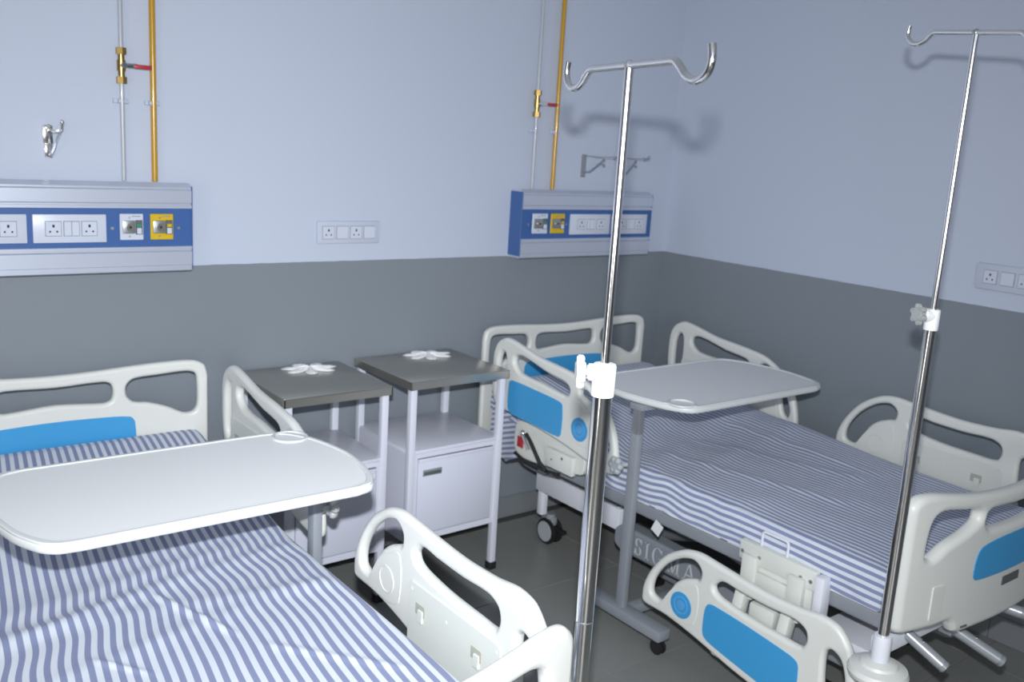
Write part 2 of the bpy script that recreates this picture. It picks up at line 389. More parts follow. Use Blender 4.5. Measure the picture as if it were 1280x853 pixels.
# ------------------------------------------------------------------ gas pipes
def pipe(x, r, m, lab, z0, valve=None, clips=(1.755,), handle=.085):
    t = thing('gas_pipe', (x, -.022, z0), lab, 'pipe')
    B().cyl((x, -.022, z0), (x, -.022, H - .001), r, seg=16).build('pipe_run', m, t)
    for cz in clips:
        B().box(x - .024, x + .024, -.012, -.001, cz - .007, cz + .007, bev=.002).box(x - r - .004, x + r + .004, -.022 - r * .7, -.008, cz - .006, cz + .006, bev=.002).build('pipe_clip', 'outer', t)
    if valve:
        zc = valve; y = -.022
        v = B().cyl((x, y, zc - .018), (x, y, zc + .018), .0135, seg=16, bev=.002)
        v.cyl((x, y, zc - .036), (x, y, zc - .018), .0105, seg=12); v.cyl((x, y, zc + .018), (x, y, zc + .036), .0105, seg=12)
        v.cyl((x, y, zc + .034), (x, y, zc + .055), .0165, seg=6, bev=.001); v.cyl((x, y, zc - .055), (x, y, zc - .034), .0165, seg=6, bev=.001)
        vv = v.build('ball_valve', 'brass', t)
        B().cyl((x, y - .012, zc), (x, y - .030, zc), .006, seg=12).cyl((x, y - .028, zc), (x, y - .035, zc), .009, seg=6).build('valve_stem', 'chrome', vv)
        B().box(x - .008, x + .04, y - .033, y - .029, zc - .006, zc + .008, bev=.001).build('valve_lever', 'chrome', vv)
        B().box(x + .03, x + handle, y - .036, y - .027, zc - .007, zc + .006, bev=.003).build('lever_grip', 'red', vv)
pipe(-2.570, .0072, 'wpipe', 'thin white gas pipe with brass valve above the left bed head panel', 1.505, 1.864)
pipe(-2.4725, .0098, 'ypipe', 'yellow gas pipe running up the wall from the left bed head panel', 1.505)
pipe(-.880, .0072, 'wpipe', 'thin white gas pipe with brass valve above the corner bed head panel', 1.51, 1.868)
pipe(-.766, .0098, 'ypipe', 'yellow gas pipe running up the wall from the corner bed head panel', 1.51)

# ------------------------------------------------------------------ wall drip hooks
def drip(x, m, lab, ln=.20, s=1):
    t = thing('drip_hook', (x, 0, 1.57), lab, 'wall hook')
    B().box(x - .013, x + .013, -.006, -.0005, 1.567, 1.668, bev=.002).cyl((x, -.008, 1.655), (x, -.003, 1.655), .005, seg=8).cyl((x, -.008, 1.580), (x, -.003, 1.580), .005, seg=8).build('wall_bracket', m, t)
    B().tube([(x, -.004, 1.662), (x, -ln * .5, 1.661), (x, -ln, 1.664)], .0018, 8).build('top_rod', m, t)
    B().tube([(x, -.004, 1.602), (x, -.02, 1.590), (x, -.045, 1.592), (x, -ln * .68, 1.650)], .0045, 8).build('brace', m, t)
    B().tube([(x, -ln * .68 + .01 * cos(a) * 1 - .0, 1.640 + .014 * sin(a)) for a in [radians(100 - 25 * k) for k in range(10)]], .0038, 8).build('curl', m, t)
    B().sphere((x, -ln, 1.665), .006).cyl((x, -ln - .004, 1.662), (x, -ln - .028, 1.668), .0035, seg=8).sphere((x, -ln - .03, 1.671), .007).build('end_knob', m, t)
drip(-.575, 'dullsteel', 'folding drip hook on the wall just left of the near drip pole', .20)
drip(-.345, 'dullsteel', 'folding drip hook on the wall just right of the near drip pole', .15)
t = thing('drip_hook', (-2.785, 0, 1.57), 'chrome drip hook on the wall above the left bed head panel', 'wall hook')
B().box(-2.803, -2.774, -.012, -.0005, 1.610, 1.668, bev=.003).box(-2.799, -2.776, -.010, -.0005, 1.568, 1.612, bev=.003).build('wall_bracket', 'chrome', t)
B().cyl((-2.789, -.022, 1.664), (-2.789, -.010, 1.664), .007, seg=12).build('pivot', 'chrome', t)
B().tube([(-2.783, -.012, 1.575), (-2.776, -.03, 1.60), (-2.772, -.05, 1.63), (-2.770, -.075, 1.645)], .0055, 8).build('brace', 'chrome', t)
B().tube([(-2.785, -.012, 1.655), (-2.778, -.05, 1.650), (-2.772, -.09, 1.652), (-2.770, -.11, 1.66), (-2.770, -.115, 1.675)], .0045, 8).sphere((-2.770, -.115, 1.68), .007).build('hook_arm', 'chrome', t)

# ------------------------------------------------------------------ bedside cabinets
def cabinet(x0, x1, yf, yb, zt, lab, rot, handle_left=True):
    xc, yc = (x0 + x1) / 2, (yf + yb) / 2
    t = thing('bedside_cabinet', (xc, yc, 0), lab, 'cabinet', )
    w = .026; zs = .565; zb = .205
    i0, i1, j0, j1 = x0 + .008, x1 - .008, yf + .010, yb - .006
    for (a, b) in ((i0, j0), (i1 - w, j0), (i0, j1 - w), (i1 - w, j1 - w)):
        l = B().box(a, a + w, b, b + w, .022, zt - .012, bev=.002).build('leg', 'white', t)
        B().box(a - .004, a + w + .004, b - .004, b + w + .004, .001, .032, bev=.003).build('foot_cap', 'rubber', l)
    # steel top: shallow tray-like sheet with turned-down lip
    tp = B().box(x0, x1, yf, yb, zt - .006, zt, bev=.002)
    tp.box(x0, x1, yf, yf + .004, zt - .032, zt - .003).box(x0, x1, yb - .004, yb, zt - .032, zt - .003).box(x0, x0 + .004, yf, yb, zt - .032, zt - .003).box(x1 - .004, x1, yf, yb, zt - .032, zt - .003)
    top = tp.build('steel_top', 'steel', t)
    B().box(i0 + .004, i1 - .004, j0 + .004, j1 - .004, zs - .012, zs, bev=.002).build('shelf', 'white', t)
    B().box(i0 + .002, i0 + .006, j0 + w, j1 - w, zb, zs - .01).build('side_panel', 'white', t, smooth=False)
    B().box(i1 - .006, i1 - .002, j0 + w, j1 - w, zb, zs - .01).build('side_panel', 'white', t, smooth=False)
    B().box(i0 + w, i1 - w, j1 - .008, j1 - .004, zb, zs - .01).build('back_panel', 'white', t, smooth=False)
    B().box(i0 + .005, i1 - .005, j0 + .005, j1 - .005, zb, zb + .006).build('bottom_panel', 'white', t, smooth=False)
    f = B().box(i0 + w, i1 - w, j0 + .002, j0 + .022, zs - .030, zs - .012, bev=.001).box(i0 + w, i1 - w, j0 + .002, j0 + .022, zb, zb + .024, bev=.001).box(i0 + w, i0 + w + .014, j0 + .003, j0 + .022, zb, zs - .012).box(i1 - w - .014, i1 - w, j0 + .003, j0 + .022, zb, zs - .012)
    f.build('front_frame', 'white', t, smooth=False)
    d0, d1 = i0 + w + .017, i1 - w - .017
    door = B().box(d0, d1, j0 - .001, j0 + .016, zb + .028, zs - .045, bev=.002).build('door', 'whitedoor', t)
    B().box(d0, d1, j0 - .006, j0 + .010, zs - .044, zs - .034, bev=.002).build('door_lip', 'white', door)
    B().box(d0 + .02, d0 + .105, j0 - .0025, j0 + .001, zs - .103, zs - .078, bev=.001).build('handle_recess', 'greymetal', door)
    B().box(d0 + .024, d0 + .101, j0 - .0032, j0 - .0015, zs - .099, zs - .086, bev=.0005).build('handle_slot', 'darkgrey', door)
    B().box(d1 - .028, d1 - .004, j0 - .008, j0 - .0005, zs - .075, zs - .05, bev=.002).build('door_catch', 'white', door) if not handle_left else None
    # raised white star standing in for the glare on the steel top
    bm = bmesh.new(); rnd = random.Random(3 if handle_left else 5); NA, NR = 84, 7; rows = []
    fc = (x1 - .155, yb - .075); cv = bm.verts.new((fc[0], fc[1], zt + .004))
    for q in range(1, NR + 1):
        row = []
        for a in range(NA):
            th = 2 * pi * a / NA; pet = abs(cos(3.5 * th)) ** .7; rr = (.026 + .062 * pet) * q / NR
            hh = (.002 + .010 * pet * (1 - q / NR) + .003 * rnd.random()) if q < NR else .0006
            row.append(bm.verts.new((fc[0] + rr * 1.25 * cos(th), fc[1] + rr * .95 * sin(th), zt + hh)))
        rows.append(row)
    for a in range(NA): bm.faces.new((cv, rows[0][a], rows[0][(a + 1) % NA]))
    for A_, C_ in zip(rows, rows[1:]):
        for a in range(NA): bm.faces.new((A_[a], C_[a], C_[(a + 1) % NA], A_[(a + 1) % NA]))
    me = bpy.data.meshes.new('glare_star'); bm.to_mesh(me); bm.free(); link('glare_star', me, 'glare', top, smooth=False)
    t.rotation_euler.z = radians(rot)
    return t
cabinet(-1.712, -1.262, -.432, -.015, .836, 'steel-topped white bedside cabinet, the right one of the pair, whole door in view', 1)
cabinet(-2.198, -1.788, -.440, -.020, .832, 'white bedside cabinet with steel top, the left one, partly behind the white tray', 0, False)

# ------------------------------------------------------------------ beds
FOOT_RAIL = [(0, .06), (.003, .114), (.03, .176), (.086, .247), (.16, .294), (.22, .307), (.28, .303), (.385, .293), (.49, .287), (.60, .291), (.674, .300), (.73, .288), (.775, .237), (.80, .15), (.808, .08), (.80, .00), (.76, -.03), (.62, -.03), (.50, -.024), (.39, -.008), (.29, .014), (.2, .032), (.11, .044), (.045, .045), (.012, .047)]
FR_A = [(.040, .096), (.048, .152), (.090, .214), (.152, .261), (.208, .276), (.238, .256), (.236, .223), (.212, .215), (.173, .199), (.140, .172), (.118, .134), (.100, .100), (.075, .084)]
FR_B = [(.295, .228), (.326, .254), (.39, .250), (.497, .247), (.592, .250), (.628, .236), (.636, .207), (.622, .181), (.552, .180), (.431, .184), (.335, .196), (.302, .208)]
FR_C = [(.700, .205), (.718, .218), (.748, .202), (.766, .156), (.773, .1), (.766, .05), (.735, .025), (.712, .05), (.704, .098), (.698, .16)]
FR_P = [(.274, .140), (.285, .163), (.31, .168), (.434, .160), (.59, .143), (.618, .134), (.626, .115), (.626, .02), (.61, .002), (.55, -.002), (.434, .015), (.30, .040), (.278, .053), (.272, .08)]
HEAD_RAIL = [(0, .13), (-.002, .27), (.02, .322), (.07, .350), (.13, .346), (.27, .318), (.43, .303), (.55, .283), (.65, .225), (.71, .145), (.735, .06), (.735, .0), (.70, -.015), (.6, -.005), (.45, .022), (.3, .040), (.12, .055), (.03, .065)]
HR_A = [(.034, .17), (.036, .255), (.055, .292), (.077, .288), (.085, .25), (.085, .17), (.078, .115), (.055, .10), (.038, .12)]
HR_B = [(.137, .258), (.142, .290), (.19, .298), (.34, .268), (.44, .256), (.468, .240), (.466, .215), (.44, .207), (.30, .220), (.18, .229)]
HR_C = [(.53, .250), (.567, .252), (.62, .215), (.67, .150), (.697, .09), (.690, .055), (.665, .07), (.64, .14), (.60, .19), (.55, .222), (.528, .232)]
HR_P = [(.117, .075), (.117, .180), (.135, .192), (.29, .188), (.42, .180), (.443, .168), (.445, .06), (.43, .045), (.29, .050), (.14, .058)]

def circle(cx, cy, r, n=36): return [(cx + r * cos(2 * pi * k / n), cy + r * sin(2 * pi * k / n)) for k in range(n)]

def side_rail(bed, xp, ystart, z0, outward, kind, low=False, name='side_rail', lab=None):
    """vertical plate in the plane x = xp; outward = -1 or +1 (direction of outer face)"""
    th = .030
    if kind == 'foot': out, holes, pan, disc, dc, lobe = FOOT_RAIL, [FR_A, FR_B, FR_C], FR_P, (.178, .112), .044, (.10, .25)
    else: out, holes, pan, disc, dc, lobe = HEAD_RAIL, [HR_A, HR_B, HR_C], HR_P, (.545, .105), .044, (.49, .63)
    f = lambda u, v, ww: (xp + outward * ww, ystart - u, z0 + v)
    r = plate(name, [smooth_loop(out, 5)] + [smooth_loop(h, 4) for h in holes], th, .013, f, 'plastic', bed, 4)
    if lab: r['label'] = lab
    ff = lambda off: (lambda u, v, ww: (xp + outward * (th / 2 + off + ww), ystart - u, z0 + v))
    fi = lambda off: (lambda u, v, ww: (xp - outward * (th / 2 + off + ww), ystart - u, z0 + v))
    p = plate('blue_inlay', [smooth_loop(pan, 4)], .003, .001, ff(.0008), 'blue', r, 1); p['label'] = 'smooth blue inlay'
    lob = ([(.088, .062), (.104, .105), (.140, .158), (.185, .186), (.236, .198), (.238, .075), (.20, .055), (.12, .054)] if kind == 'foot'
           else [(.488, .195), (.487, .072), (.52, .052), (.61, .048), (.638, .062), (.622, .125), (.580, .178), (.53, .205)])
    plate('emblem_mount', [smooth_loop(lob, 4)], .004, .0015, ff(.0), 'plastic', r, 1)
    plate('emblem_mount', [smooth_loop(lob, 4)], .004, .0015, fi(.0), 'plastic', r, 1)
    # round emblem: disc, ring, centre
    plate('round_emblem', [circle(*disc, dc)], .003, .001, ff(.0025), 'blue', r, 1)
    plate('emblem_ring', [circle(*disc, dc * .70), circle(*disc, dc * .56)], .002, .0005, ff(.0045), 'blue2', r, 1)
    plate('emblem_ring', [circle(*disc, dc * .36)], .002, .0005, ff(.0045), 'blue2', r, 1)
    # inner face: raised cover panel, ring, two latch windows
    if kind == 'foot':
        ip = rrect(.285, .655, -.012, .160, .018); wins = ((.34, .10), (.57, .10)); dots = ((.30, .14), (.45, .12), (.64, .14))
    else:
        ip = rrect(.09, .45, .04, .185, .018); wins = ((.15, .12), (.38, .12)); dots = ((.105, .165), (.26, .14), (.435, .165))
    ipn = plate('cover_panel', [ip], .005, .0018, fi(.001), 'plastic2', r, 2)
    plate('inner_ring', [circle(*disc, .036), circle(*disc, .032)], .003, .0008, fi(.0025), 'plastic2', r, 1)
    for (a, b) in wins:
        plate('latch_window', [rrect(a - .020, a + .020, b - .014, b + .014, .002, 2)], .002, .0004, fi(.0035), 'cream', r, 1)
        plate('latch_tab', [rrect(a - .006, a + .014, b - .030, b + .002, .002, 2)], .006, .001, fi(.005), 'plastic2', r, 1)
    for (a, b) in dots: plate('screw_cap', [circle(a, b, .0045, 10)], .002, .0005, fi(.0035), 'plastic', r, 1)
    return r

def head_rise(y, amp=.105):
    t = max(0, min(1, (y + .92) / .72)); return amp * (t ** 1.15)

def head_board(bed, xc, y, z):
    hw = .472
    half = [(hw, .45), (hw, .70), (hw, .885), (hw - .012, .922), (hw - .05, .938), (hw - .14, .938), (.24, .933), (.11, .924), (0, .921)]
    o2 = [(-a, b) for a, b in half[:-1]][::-1]
    out = []
    top = half[2:]; left = [(-a, b) for a, b in top[:-1]][::-1]
    arc = smooth_loop([(a, b) for a, b in top + left], 5, closed=False)
    out = [(hw, .45), (hw, .6), (hw, .75)] + [(p[0], p[1]) for p in arc] + [(-hw, .75), (-hw, .6), (-hw, .45)]
    Cr = [(.213, .835), (.213, .868), (.235, .889), (.31, .896), (.40, .902), (.430, .893), (.437, .865), (.437, .785), (.425, .762), (.395, .758), (.34, .785), (.28, .805), (.235, .812)]
    Cl = [(-a, b) for a, b in Cr][::-1]
    Bm = [(-.172, .850), (-.165, .878), (-.14, .887), (0, .882), (.14, .887), (.165, .878), (.172, .850), (.165, .824), (.14, .816), (0, .826), (-.14, .816), (-.165, .824)]
    f = lambda u, v, ww: (xc + u, y - ww + .03 * (1 - (u / hw) ** 2), z + v)
    r = plate('head_board', [out, smooth_loop(Cr, 4), smooth_loop(Cl, 4), smooth_loop(Bm, 4)], .030, .012, f, 'plastic', bed, 4, cuts=20)
    P = [(-.235, .745), (-.22, .765), (-.12, .772), (0, .774), (.12, .772), (.22, .765), (.235, .745), (.235, .62), (.22, .60), (0, .60), (-.22, .60), (-.235, .62)]
    f2 = lambda u, v, ww: (xc + u, y - .0165 - ww + .03 * (1 - (u / hw) ** 2), z + v)
    p = plate('blue_inlay', [smooth_loop(P, 4)], .003, .001, f2, 'blue', r, 1, cuts=10); p['label'] = 'smooth blue inlay'
    return r

def foot_board(bed, xc, y, z):
    hw = .50; BG = .055
    top = [(hw, .70), (hw, .80), (hw - .004, .838), (hw - .03, .862), (hw - .08, .866), (.36, .858), (.25, .843), (.12, .833), (0, .830)]
    left = [(-a, b) for a, b in top[:-1]][::-1]
    arc = smooth_loop(top + left, 5, closed=False)
    out = [(p[0], p[1]) for p in arc] + [(-hw, .60), (-hw + .002, .50), (-hw + .01, .482), (-hw + .03, .476), (-.36, .474), (-.285, .478), (-.272, .462), (-.26, .440), (-.24, .430), (0, .428), (.24, .430), (.26, .440), (.272, .462), (.285, .478), (.36, .474), (hw - .03, .476), (hw - .01, .482), (hw - .002, .50), (hw, .60)]
    Lh = [(-.425, .690), (-.420, .775), (-.405, .802), (-.37, .812), (-.28, .803), (-.232, .796), (-.214, .782), (-.220, .760), (-.27, .735), (-.34, .712), (-.40, .680)]
    Rh = [(-a, b) for a, b in Lh][::-1]
    Bm = [(-.185, .765), (-.178, .778), (-.155, .787), (0, .782), (.155, .787), (.178, .778), (.185, .765), (.175, .738), (.155, .728), (0, .722), (-.155, .728), (-.175, .738)]
    bul = lambda u: BG * (1 - (u / hw) ** 2)
    f = lambda u, v, ww: (xc + u, y - ww - bul(u), z + v)
    r = plate('foot_board', [out, smooth_loop(Lh, 4), smooth_loop(Rh, 4), smooth_loop(Bm, 4)], .042, .018, f, 'plastic', bed, 4, cuts=20)
    f2 = lambda off: (lambda u, v, ww: (xc + u, y - off - ww - bul(u), z + v))
    P = [(-.215, .600), (-.210, .660), (-.19, .682), (-.11, .694), (0, .697), (.11, .694), (.19, .682), (.21, .660), (.215, .600), (.20, .585), (.10, .582), (0, .581), (-.10, .582), (-.20, .585)]
    p = plate('blue_inlay', [smooth_loop(P, 4)], .003, .001, f2(.0225), 'blue', r, 1, cuts=10); p['label'] = 'smooth blue inlay'
    plate('name_slot', [rrect(-.05, .05, .535, .562, .003, 2)], .003, .0008, f2(.0225), 'darkgrey', r, 1)
    plate('latch_plate', [rrect(-.385, -.335, .500, .600, .006, 3)], .004, .001, f2(.0225), 'plastic2', r, 1)
    plate('latch_plate', [rrect(.335, .385, .500, .600, .006, 3)], .004, .001, f2(.0225), 'plastic2', r, 1)
    plate('small_slot', [rrect(-.235, -.205, .447, .453, .001, 2)], .002, .0005, f2(.0225), 'darkgrey', r, 1)
    return r

def caster(par, x, y, r=.0575):
    zc = r
    h = B().cyl((x, y, .10), (x, y, .135), .022, seg=16, bev=.002).box(x - .016, x + .016, y - .03, y + .045, .085, .125, bev=.008).build('caster', 'greymetal', par)
    for s in (-1, 1):
        wv = B().cyl((x + s * .012, y, zc), (x + s * .030, y, zc), r, seg=28, bev=.005).build('wheel', 'rubber', h)
        wv2 = B().cyl((x + s * .028, y, zc), (x + s * .033, y, zc), r * .78, seg=28, bev=.002).build('wheel_disc', 'wheel', h)
    B().box(x - .012, x + .012, y - .10, y - .03, .075, .085, bev=.003).build('brake_pedal', 'rubber', h)

def serif_text(parent, word, x, ystart, z0, hgt, adv, slope):
    """thin raised serif letters on the plane x = const, reading towards -y"""
    th = .006; s = hgt
    def rect(a, b, c, d): return [(a, c), (b, c), (b, d), (a, d)]
    G = {
        'I': [rect(.12, .24, 0, 1), rect(.02, .34, 0, .06), rect(.02, .34, .94, 1)],
        'M': [rect(.10, .15, 0, 1), rect(.80, .92, 0, 1), rect(.0, .25, 0, .06), rect(.70, 1.02, 0, .06), rect(.0, .20, .94, 1), rect(.80, 1.02, .94, 1), [(.10, 1), (.24, 1), (.55, .0), (.47, 0)], [(.47, 0), (.55, 0), (.85, 1), (.80, 1)]],
        'A': [[(.06, 0), (.12, 0), (.46, 1), (.40, 1)], [(.40, 1), (.50, 1), (.90, 0), (.75, 0)], rect(.22, .68, .30, .37), rect(-.03, .22, 0, .06), rect(.65, .98, 0, .06)],
    }
    def arcs(cx, cy, rx, ry, a0, a1, t0, t1, n=10):
        o = []; i = []
        for k in range(n + 1):
            a = radians(a0 + (a1 - a0) * k / n); q = t0 + (t1 - t0) * abs(cos(a))
            o.append((cx + rx * cos(a), cy + ry * sin(a))); i.append((cx + (rx - q) * cos(a), cy + (ry - q * .5) * sin(a)))
        return [[o[k], o[k + 1], i[k + 1], i[k]] for k in range(n)]
    G['S'] = arcs(.30, .74, .26, .26, 20, 250, .05, .12) + arcs(.30, .26, .28, .26, -200, 70, .05, .12) + [rect(.52, .56, .72, .98), rect(.02, .06, .02, .28)]
    G['G'] = arcs(.44, .5, .42, .5, 40, 320, .04, .14, 16) + [rect(.68, .80, .05, .42), rect(.58, .90, .38, .44), rect(.76, .80, .72, .96)]
    u = 0; b = B()
    for ch in word:
        for poly in G[ch]:
            f = lambda a, c, dx: (x + dx, ystart - .125 - (u + a * .9) * s, z0 + c * s - slope * (u + a) * s)
            b.prism(poly, lambda a, c: f(a, c, 0), lambda a, c: f(a, c, -.0015))
        u += adv[ch]
    b.build('lettering', 'letter', parent, smooth=False)

def bed(xc, dyh, dzh, dyf, dzf, label, left):
    t = thing('hospital_bed', (xc, -1.1, 0), label, 'hospital bed')
    head_board(t, xc, -.125 + dyh, dzh)
    foot_board(t, xc, -2.058 + dyf, dzf)
    XR = .515
    # far/right rails and near/left rails
    side_rail(t, xc + XR, -.273 + (.055 if left else 0), .59 + dzh, 1, 'head', name='side_rail')
    side_rail(t, xc + XR, -1.198 + dyf, .545 + dzf, 1, 'foot', name='side_rail')
    if not left:
        side_rail(t, xc - XR + .003, -.273, .594, -1, 'head')
        side_rail(t, xc - XR - .025, -1.215, .163, -1, 'foot', lab='side rail folded down beside the frame')
    z = dzf
    # deck panels, side tubes, cross tubes
    for (a, b2) in ((-.19, -.80), (-.83, -1.10), (-1.13, -1.42), (-1.45, -1.985)):
        b = B().box(xc - .435, xc + .435, b2, a, .486 + z, .503 + z, bev=.004)
        if a > -.5:
            for k in range(1, 12): bmesh.ops.bisect_plane(b.bm, geom=b.bm.verts[:] + b.bm.edges[:] + b.bm.faces[:], plane_co=(0, b2 + (a - b2) * k / 12, 0), plane_no=(0, 1, 0))
            for v in b.bm.verts: v.co.z += head_rise(v.co.y, .104 if left else .105)
        b.build('deck_panel', 'whitemetal', t)
    for s in (-1, 1):
        B().box(xc + s * .40 - .022, xc + s * .40 + .022, -2.00, -.16, .432 + z, .482 + z, bev=.01, seg=3).build('side_tube', 'greymetal', t)
    for y in (-.30, -.84, -1.44, -1.93):
        B().box(xc - .38, xc + .38, y - .018, y + .018, .437 + z, .472 + z, bev=.006).build('cross_tube', 'greymetal', t)
    # foot end beam and head end beam
    B().box(xc - .47, xc + .47, -2.035 + dyf, -1.995 + dyf, .385 + z, .437 + z, bev=.006).build('end_beam', 'whitemetal', t)
    B().box(xc - .47, xc + .47, -.105 + dyh, -.07 + dyh, .40 + z, .46 + z, bev=.006).build('end_beam', 'whitemetal', t)
    for s in (-1, 1):
        B().box(xc + s * .36 - .02, xc + s * .36 + .02, -2.035 + dyf, -1.99 + dyf, .43 + z, .478 + z, bev=.003).build('bracket', 'whitemetal', t)
        B().box(xc + s * .36 - .02, xc + s * .36 + .02, -.12 + dyh, -.08 + dyh, .44 + z, .50 + z, bev=.003).build('bracket', 'whitemetal', t)
    if left: return t
    # base frame: long white beams, cover with lettering, cross beams
    for s in (-1, 1):
        xb = xc + s * .235
        B().box(xb - .032, xb + .032, -.80, -.285, .243, .332, bev=.006).build('base_beam', 'whitemetal', t)
        B().box(xb - .030 if s < 0 else xb - .12, xb + .12 if s < 0 else xb + .030, -.78, -.30, .329, .334).build('beam_plate', 'whitemetal', t)
        B().box(xb - .016, xb + .016, -.318, -.286, .13, .245, bev=.003).build('base_leg', 'whitemetal', t)
        f = lambda u, v, ww, xb=xb, s=s: (xb + s * ww, -.78 - u, .225 + v)
        c = plate('frame_cover', [smooth_loop([(0, .0), (.008, .035), (.05, .052), (.5, .050), (1.0, .05), (1.1, .052), (1.14, .03), (1.145, -.01), (1.13, -.04), (1.1, -.052), (.5, -.050), (.05, -.052), (.008, -.035)], 4)], .07, .012, f, 'greymetal', t, 3)
        if s < 0: serif_text(c, 'SIGMA', xb - .0355, -.775, .191, .068, {'S': .78, 'I': .56, 'G': 1.12, 'M': 1.18, 'A': 1.0}, 0.0)
    for y in (-.33, -1.80):
        B().box(xc - .21, xc + .21, y - .03, y + .03, .25, .31, bev=.008).build('cross_beam', 'whitemetal', t)
    B().box(xc - .345, xc + .345, -1.93, -1.74, .285, .312, bev=.005).build('base_plate', 'whitemetal', t)
    B().cyl((xc - .265, -.36, .333), (xc - .265, -.36, .340), .007, seg=12).build('bolt', 'darkgrey', t)
    for s in (-1, 1):
        xb = xc + s * .235
        caster(t, xb + .03 * (1 if s < 0 else -1), -.328); caster(t, xb, -1.66)
        B().cyl((xb + .05 * -s, -.95, .27), (xb + .05 * -s, -1.45, .44), .022, seg=16).build('lift_arm', 'darkgrey', t)
        B().cyl((xb + .10 * -s, -1.55, .25), (xb + .10 * -s, -1.05, .44), .018, seg=16).build('lift_arm', 'greymetal', t)
        B().cyl((xc + s * .33, -1.00, .452), (xc + s * .33, -1.62, .375), .017, seg=14).build('brace_tube', 'greymetal', t)
        B().box(xc + s * .33 - .012, xc + s * .33 + .012, -1.64, -1.60, .37, .435, bev=.003).build('bracket', 'greymetal', t)
    B().cyl((xc - .05, -1.0, .36), (xc - .05, -1.75, .34), .03, seg=18, bev=.004).build('actuator', 'darkgrey', t)
    # small paper tags hanging under the frame
    B().box(xc - .435, xc - .433, -1.17, -1.13, .40, .445, rot=Matrix.Rotation(radians(25), 3, 'X')).build('paper_tag', 'sticker', t, smooth=False)
    # folded crank handles below the foot board
    for (a, b2, r) in (((-1.05, -2.02, .428), (-1.028, -2.135, .368), .017), ((-.80, -2.04, .372), (-.745, -2.165, .312), .018), ((-.62, -2.04, .415), (-.585, -2.14, .405), .018)):
        h = B().cyl(a, b2, r, seg=20, bev=.002).build('crank_handle', 'satin', t)
        d = (Vector(b2) - Vector(a)).normalized()
        B().cyl(Vector(b2) - d * .003, Vector(b2) + d * .012, r * 1.02, seg=20, bev=.003).build('crank_cap', 'greymetal', h)
        B().box(a[0] - .02, a[0] + .02, a[1] - .01, a[1] + .03, a[2] - .02, a[2] + .035, bev=.003).build('crank_hinge', 'satin', h)
        m = (Vector(a) + Vector(b2)) / 2 + Vector((0, 0, r))
        B().cyl(m - Vector((0, 0, .004)), m + Vector((0, 0, .003)), .006, seg=10).build('crank_bolt', 'chrome', h)
    # near head rail: mechanism housing with red label and black lever
    hb = plate('rail_housing', [smooth_loop([(0, .01), (.0, .10), (.02, .125), (.20, .125), (.40, .105), (.42, .09), (.42, .04), (.40, .015), (.28, .0), (.12, -.02), (.04, -.018)], 3)], .05, .008,
               lambda u, v, ww: (xc - .468 + ww, -.40 - u, .495 + v), 'plastic2', t, 2)
    B().box(xc - .497, xc - .494, -.462, -.425, .515, .560, bev=.001).build('red_label', 'red', hb)
    B().box(xc - .515, xc - .493, -.78, -.62, .500, .575, bev=.006).build('lock_box', 'plastic2', hb)
    B().cyl((xc - .516, -.72, .555), (xc - .510, -.72, .555), .006, seg=10).cyl((xc - .516, -.66, .535), (xc - .510, -.66, .535), .004, seg=10).build('bolt', 'darkgrey', hb)
    B().tube([(xc - .515, -.50, .590), (xc - .52, -.54, .565), (xc - .522, -.60, .505), (xc - .52, -.64, .482)], .008, 10).build('black_lever', 'rubber', hb)
    B().cyl((xc - .512, -.475, .585), (xc - .512, -.52, .530), .009, seg=12).sphere((xc - .51, -.475, .585), .013).build('steel_link', 'chrome', hb)
    B().tube([(xc - .50, -.42, .488), (xc - .515, -.5, .478), (xc - .515, -.62, .478), (xc - .505, -.70, .485)], .006, 8).build('cable', 'rubber', hb)
    # near foot rail: swing-down mount box behind the folded rail
    mb = B().box(xc - .462, xc - .425, -1.80, -1.52, .47, .535, bev=.008).box(xc - .455, xc - .43, -1.79, -1.53, .37, .475, bev=.006).build('rail_mount', 'plastic2', t)
    for yl in (-1.60, -1.77): B().box(xc - .478, xc - .458, yl, yl + .055, .36, .50, bev=.006).build('mount_lug', 'plastic2', mb)
    B().box(xc - .470, xc - .452, -1.72, -1.60, .400, .455, bev=.004).build('mount_web', 'plastic2', mb)
    B().box(xc - .475, xc - .432, -1.835, -1.806, .375, .530, bev=.004).build('mount_end_plate', 'whitemetal', mb)
    B().tube([(xc - .447, -1.592, .528)] + [(xc - .447, -1.592 - .012 * (1 - cos(a)), .572 + .010 * sin(a)) for a in (0, .5, 1.0, 1.57)] + [(xc - .447, -1.686 + .012 * (1 - sin(a)), .572 + .010 * cos(a)) for a in (0, .5, 1.0, 1.57)] + [(xc - .447, -1.686, .528)], .0042, 10).build('release_handle', 'whitemetal', mb)
    for y in (-1.535, -1.60, -1.75, -1.785): B().cyl((xc - .464, y, .50), (xc - .460, y, .50), .006, seg=12).build('bolt', 'dullsteel', mb)
    for y in (-1.57, -1.74):
        B().box(xc - .515, xc - .475, y - .018, y + .018, .26, .39, bev=.005, rot=Matrix.Rotation(radians(14), 3, 'Y')).build('swing_arm', 'plastic2', mb)
        B().cyl((xc - .520, y, .275), (xc - .515, y, .275), .010, seg=16).build('pivot_bolt', 'chrome', mb)
    B().box(xc - .50, xc - .46, -1.70, -1.61, .30, .37, bev=.006).build('mount_block', 'plastic2', mb)
    # corner bumper wheel with white sleeve that holds the drip pole
    bx, by = -1.271, -2.083
    bp = B().lathe((bx, by, .385), [(.060, 0), (.074, .006), (.078, .018), (.073, .030), (.050, .037), (.046, .044), (.030, .050), (.022, .052)], 40).build('corner_bumper', 'plastic', t)
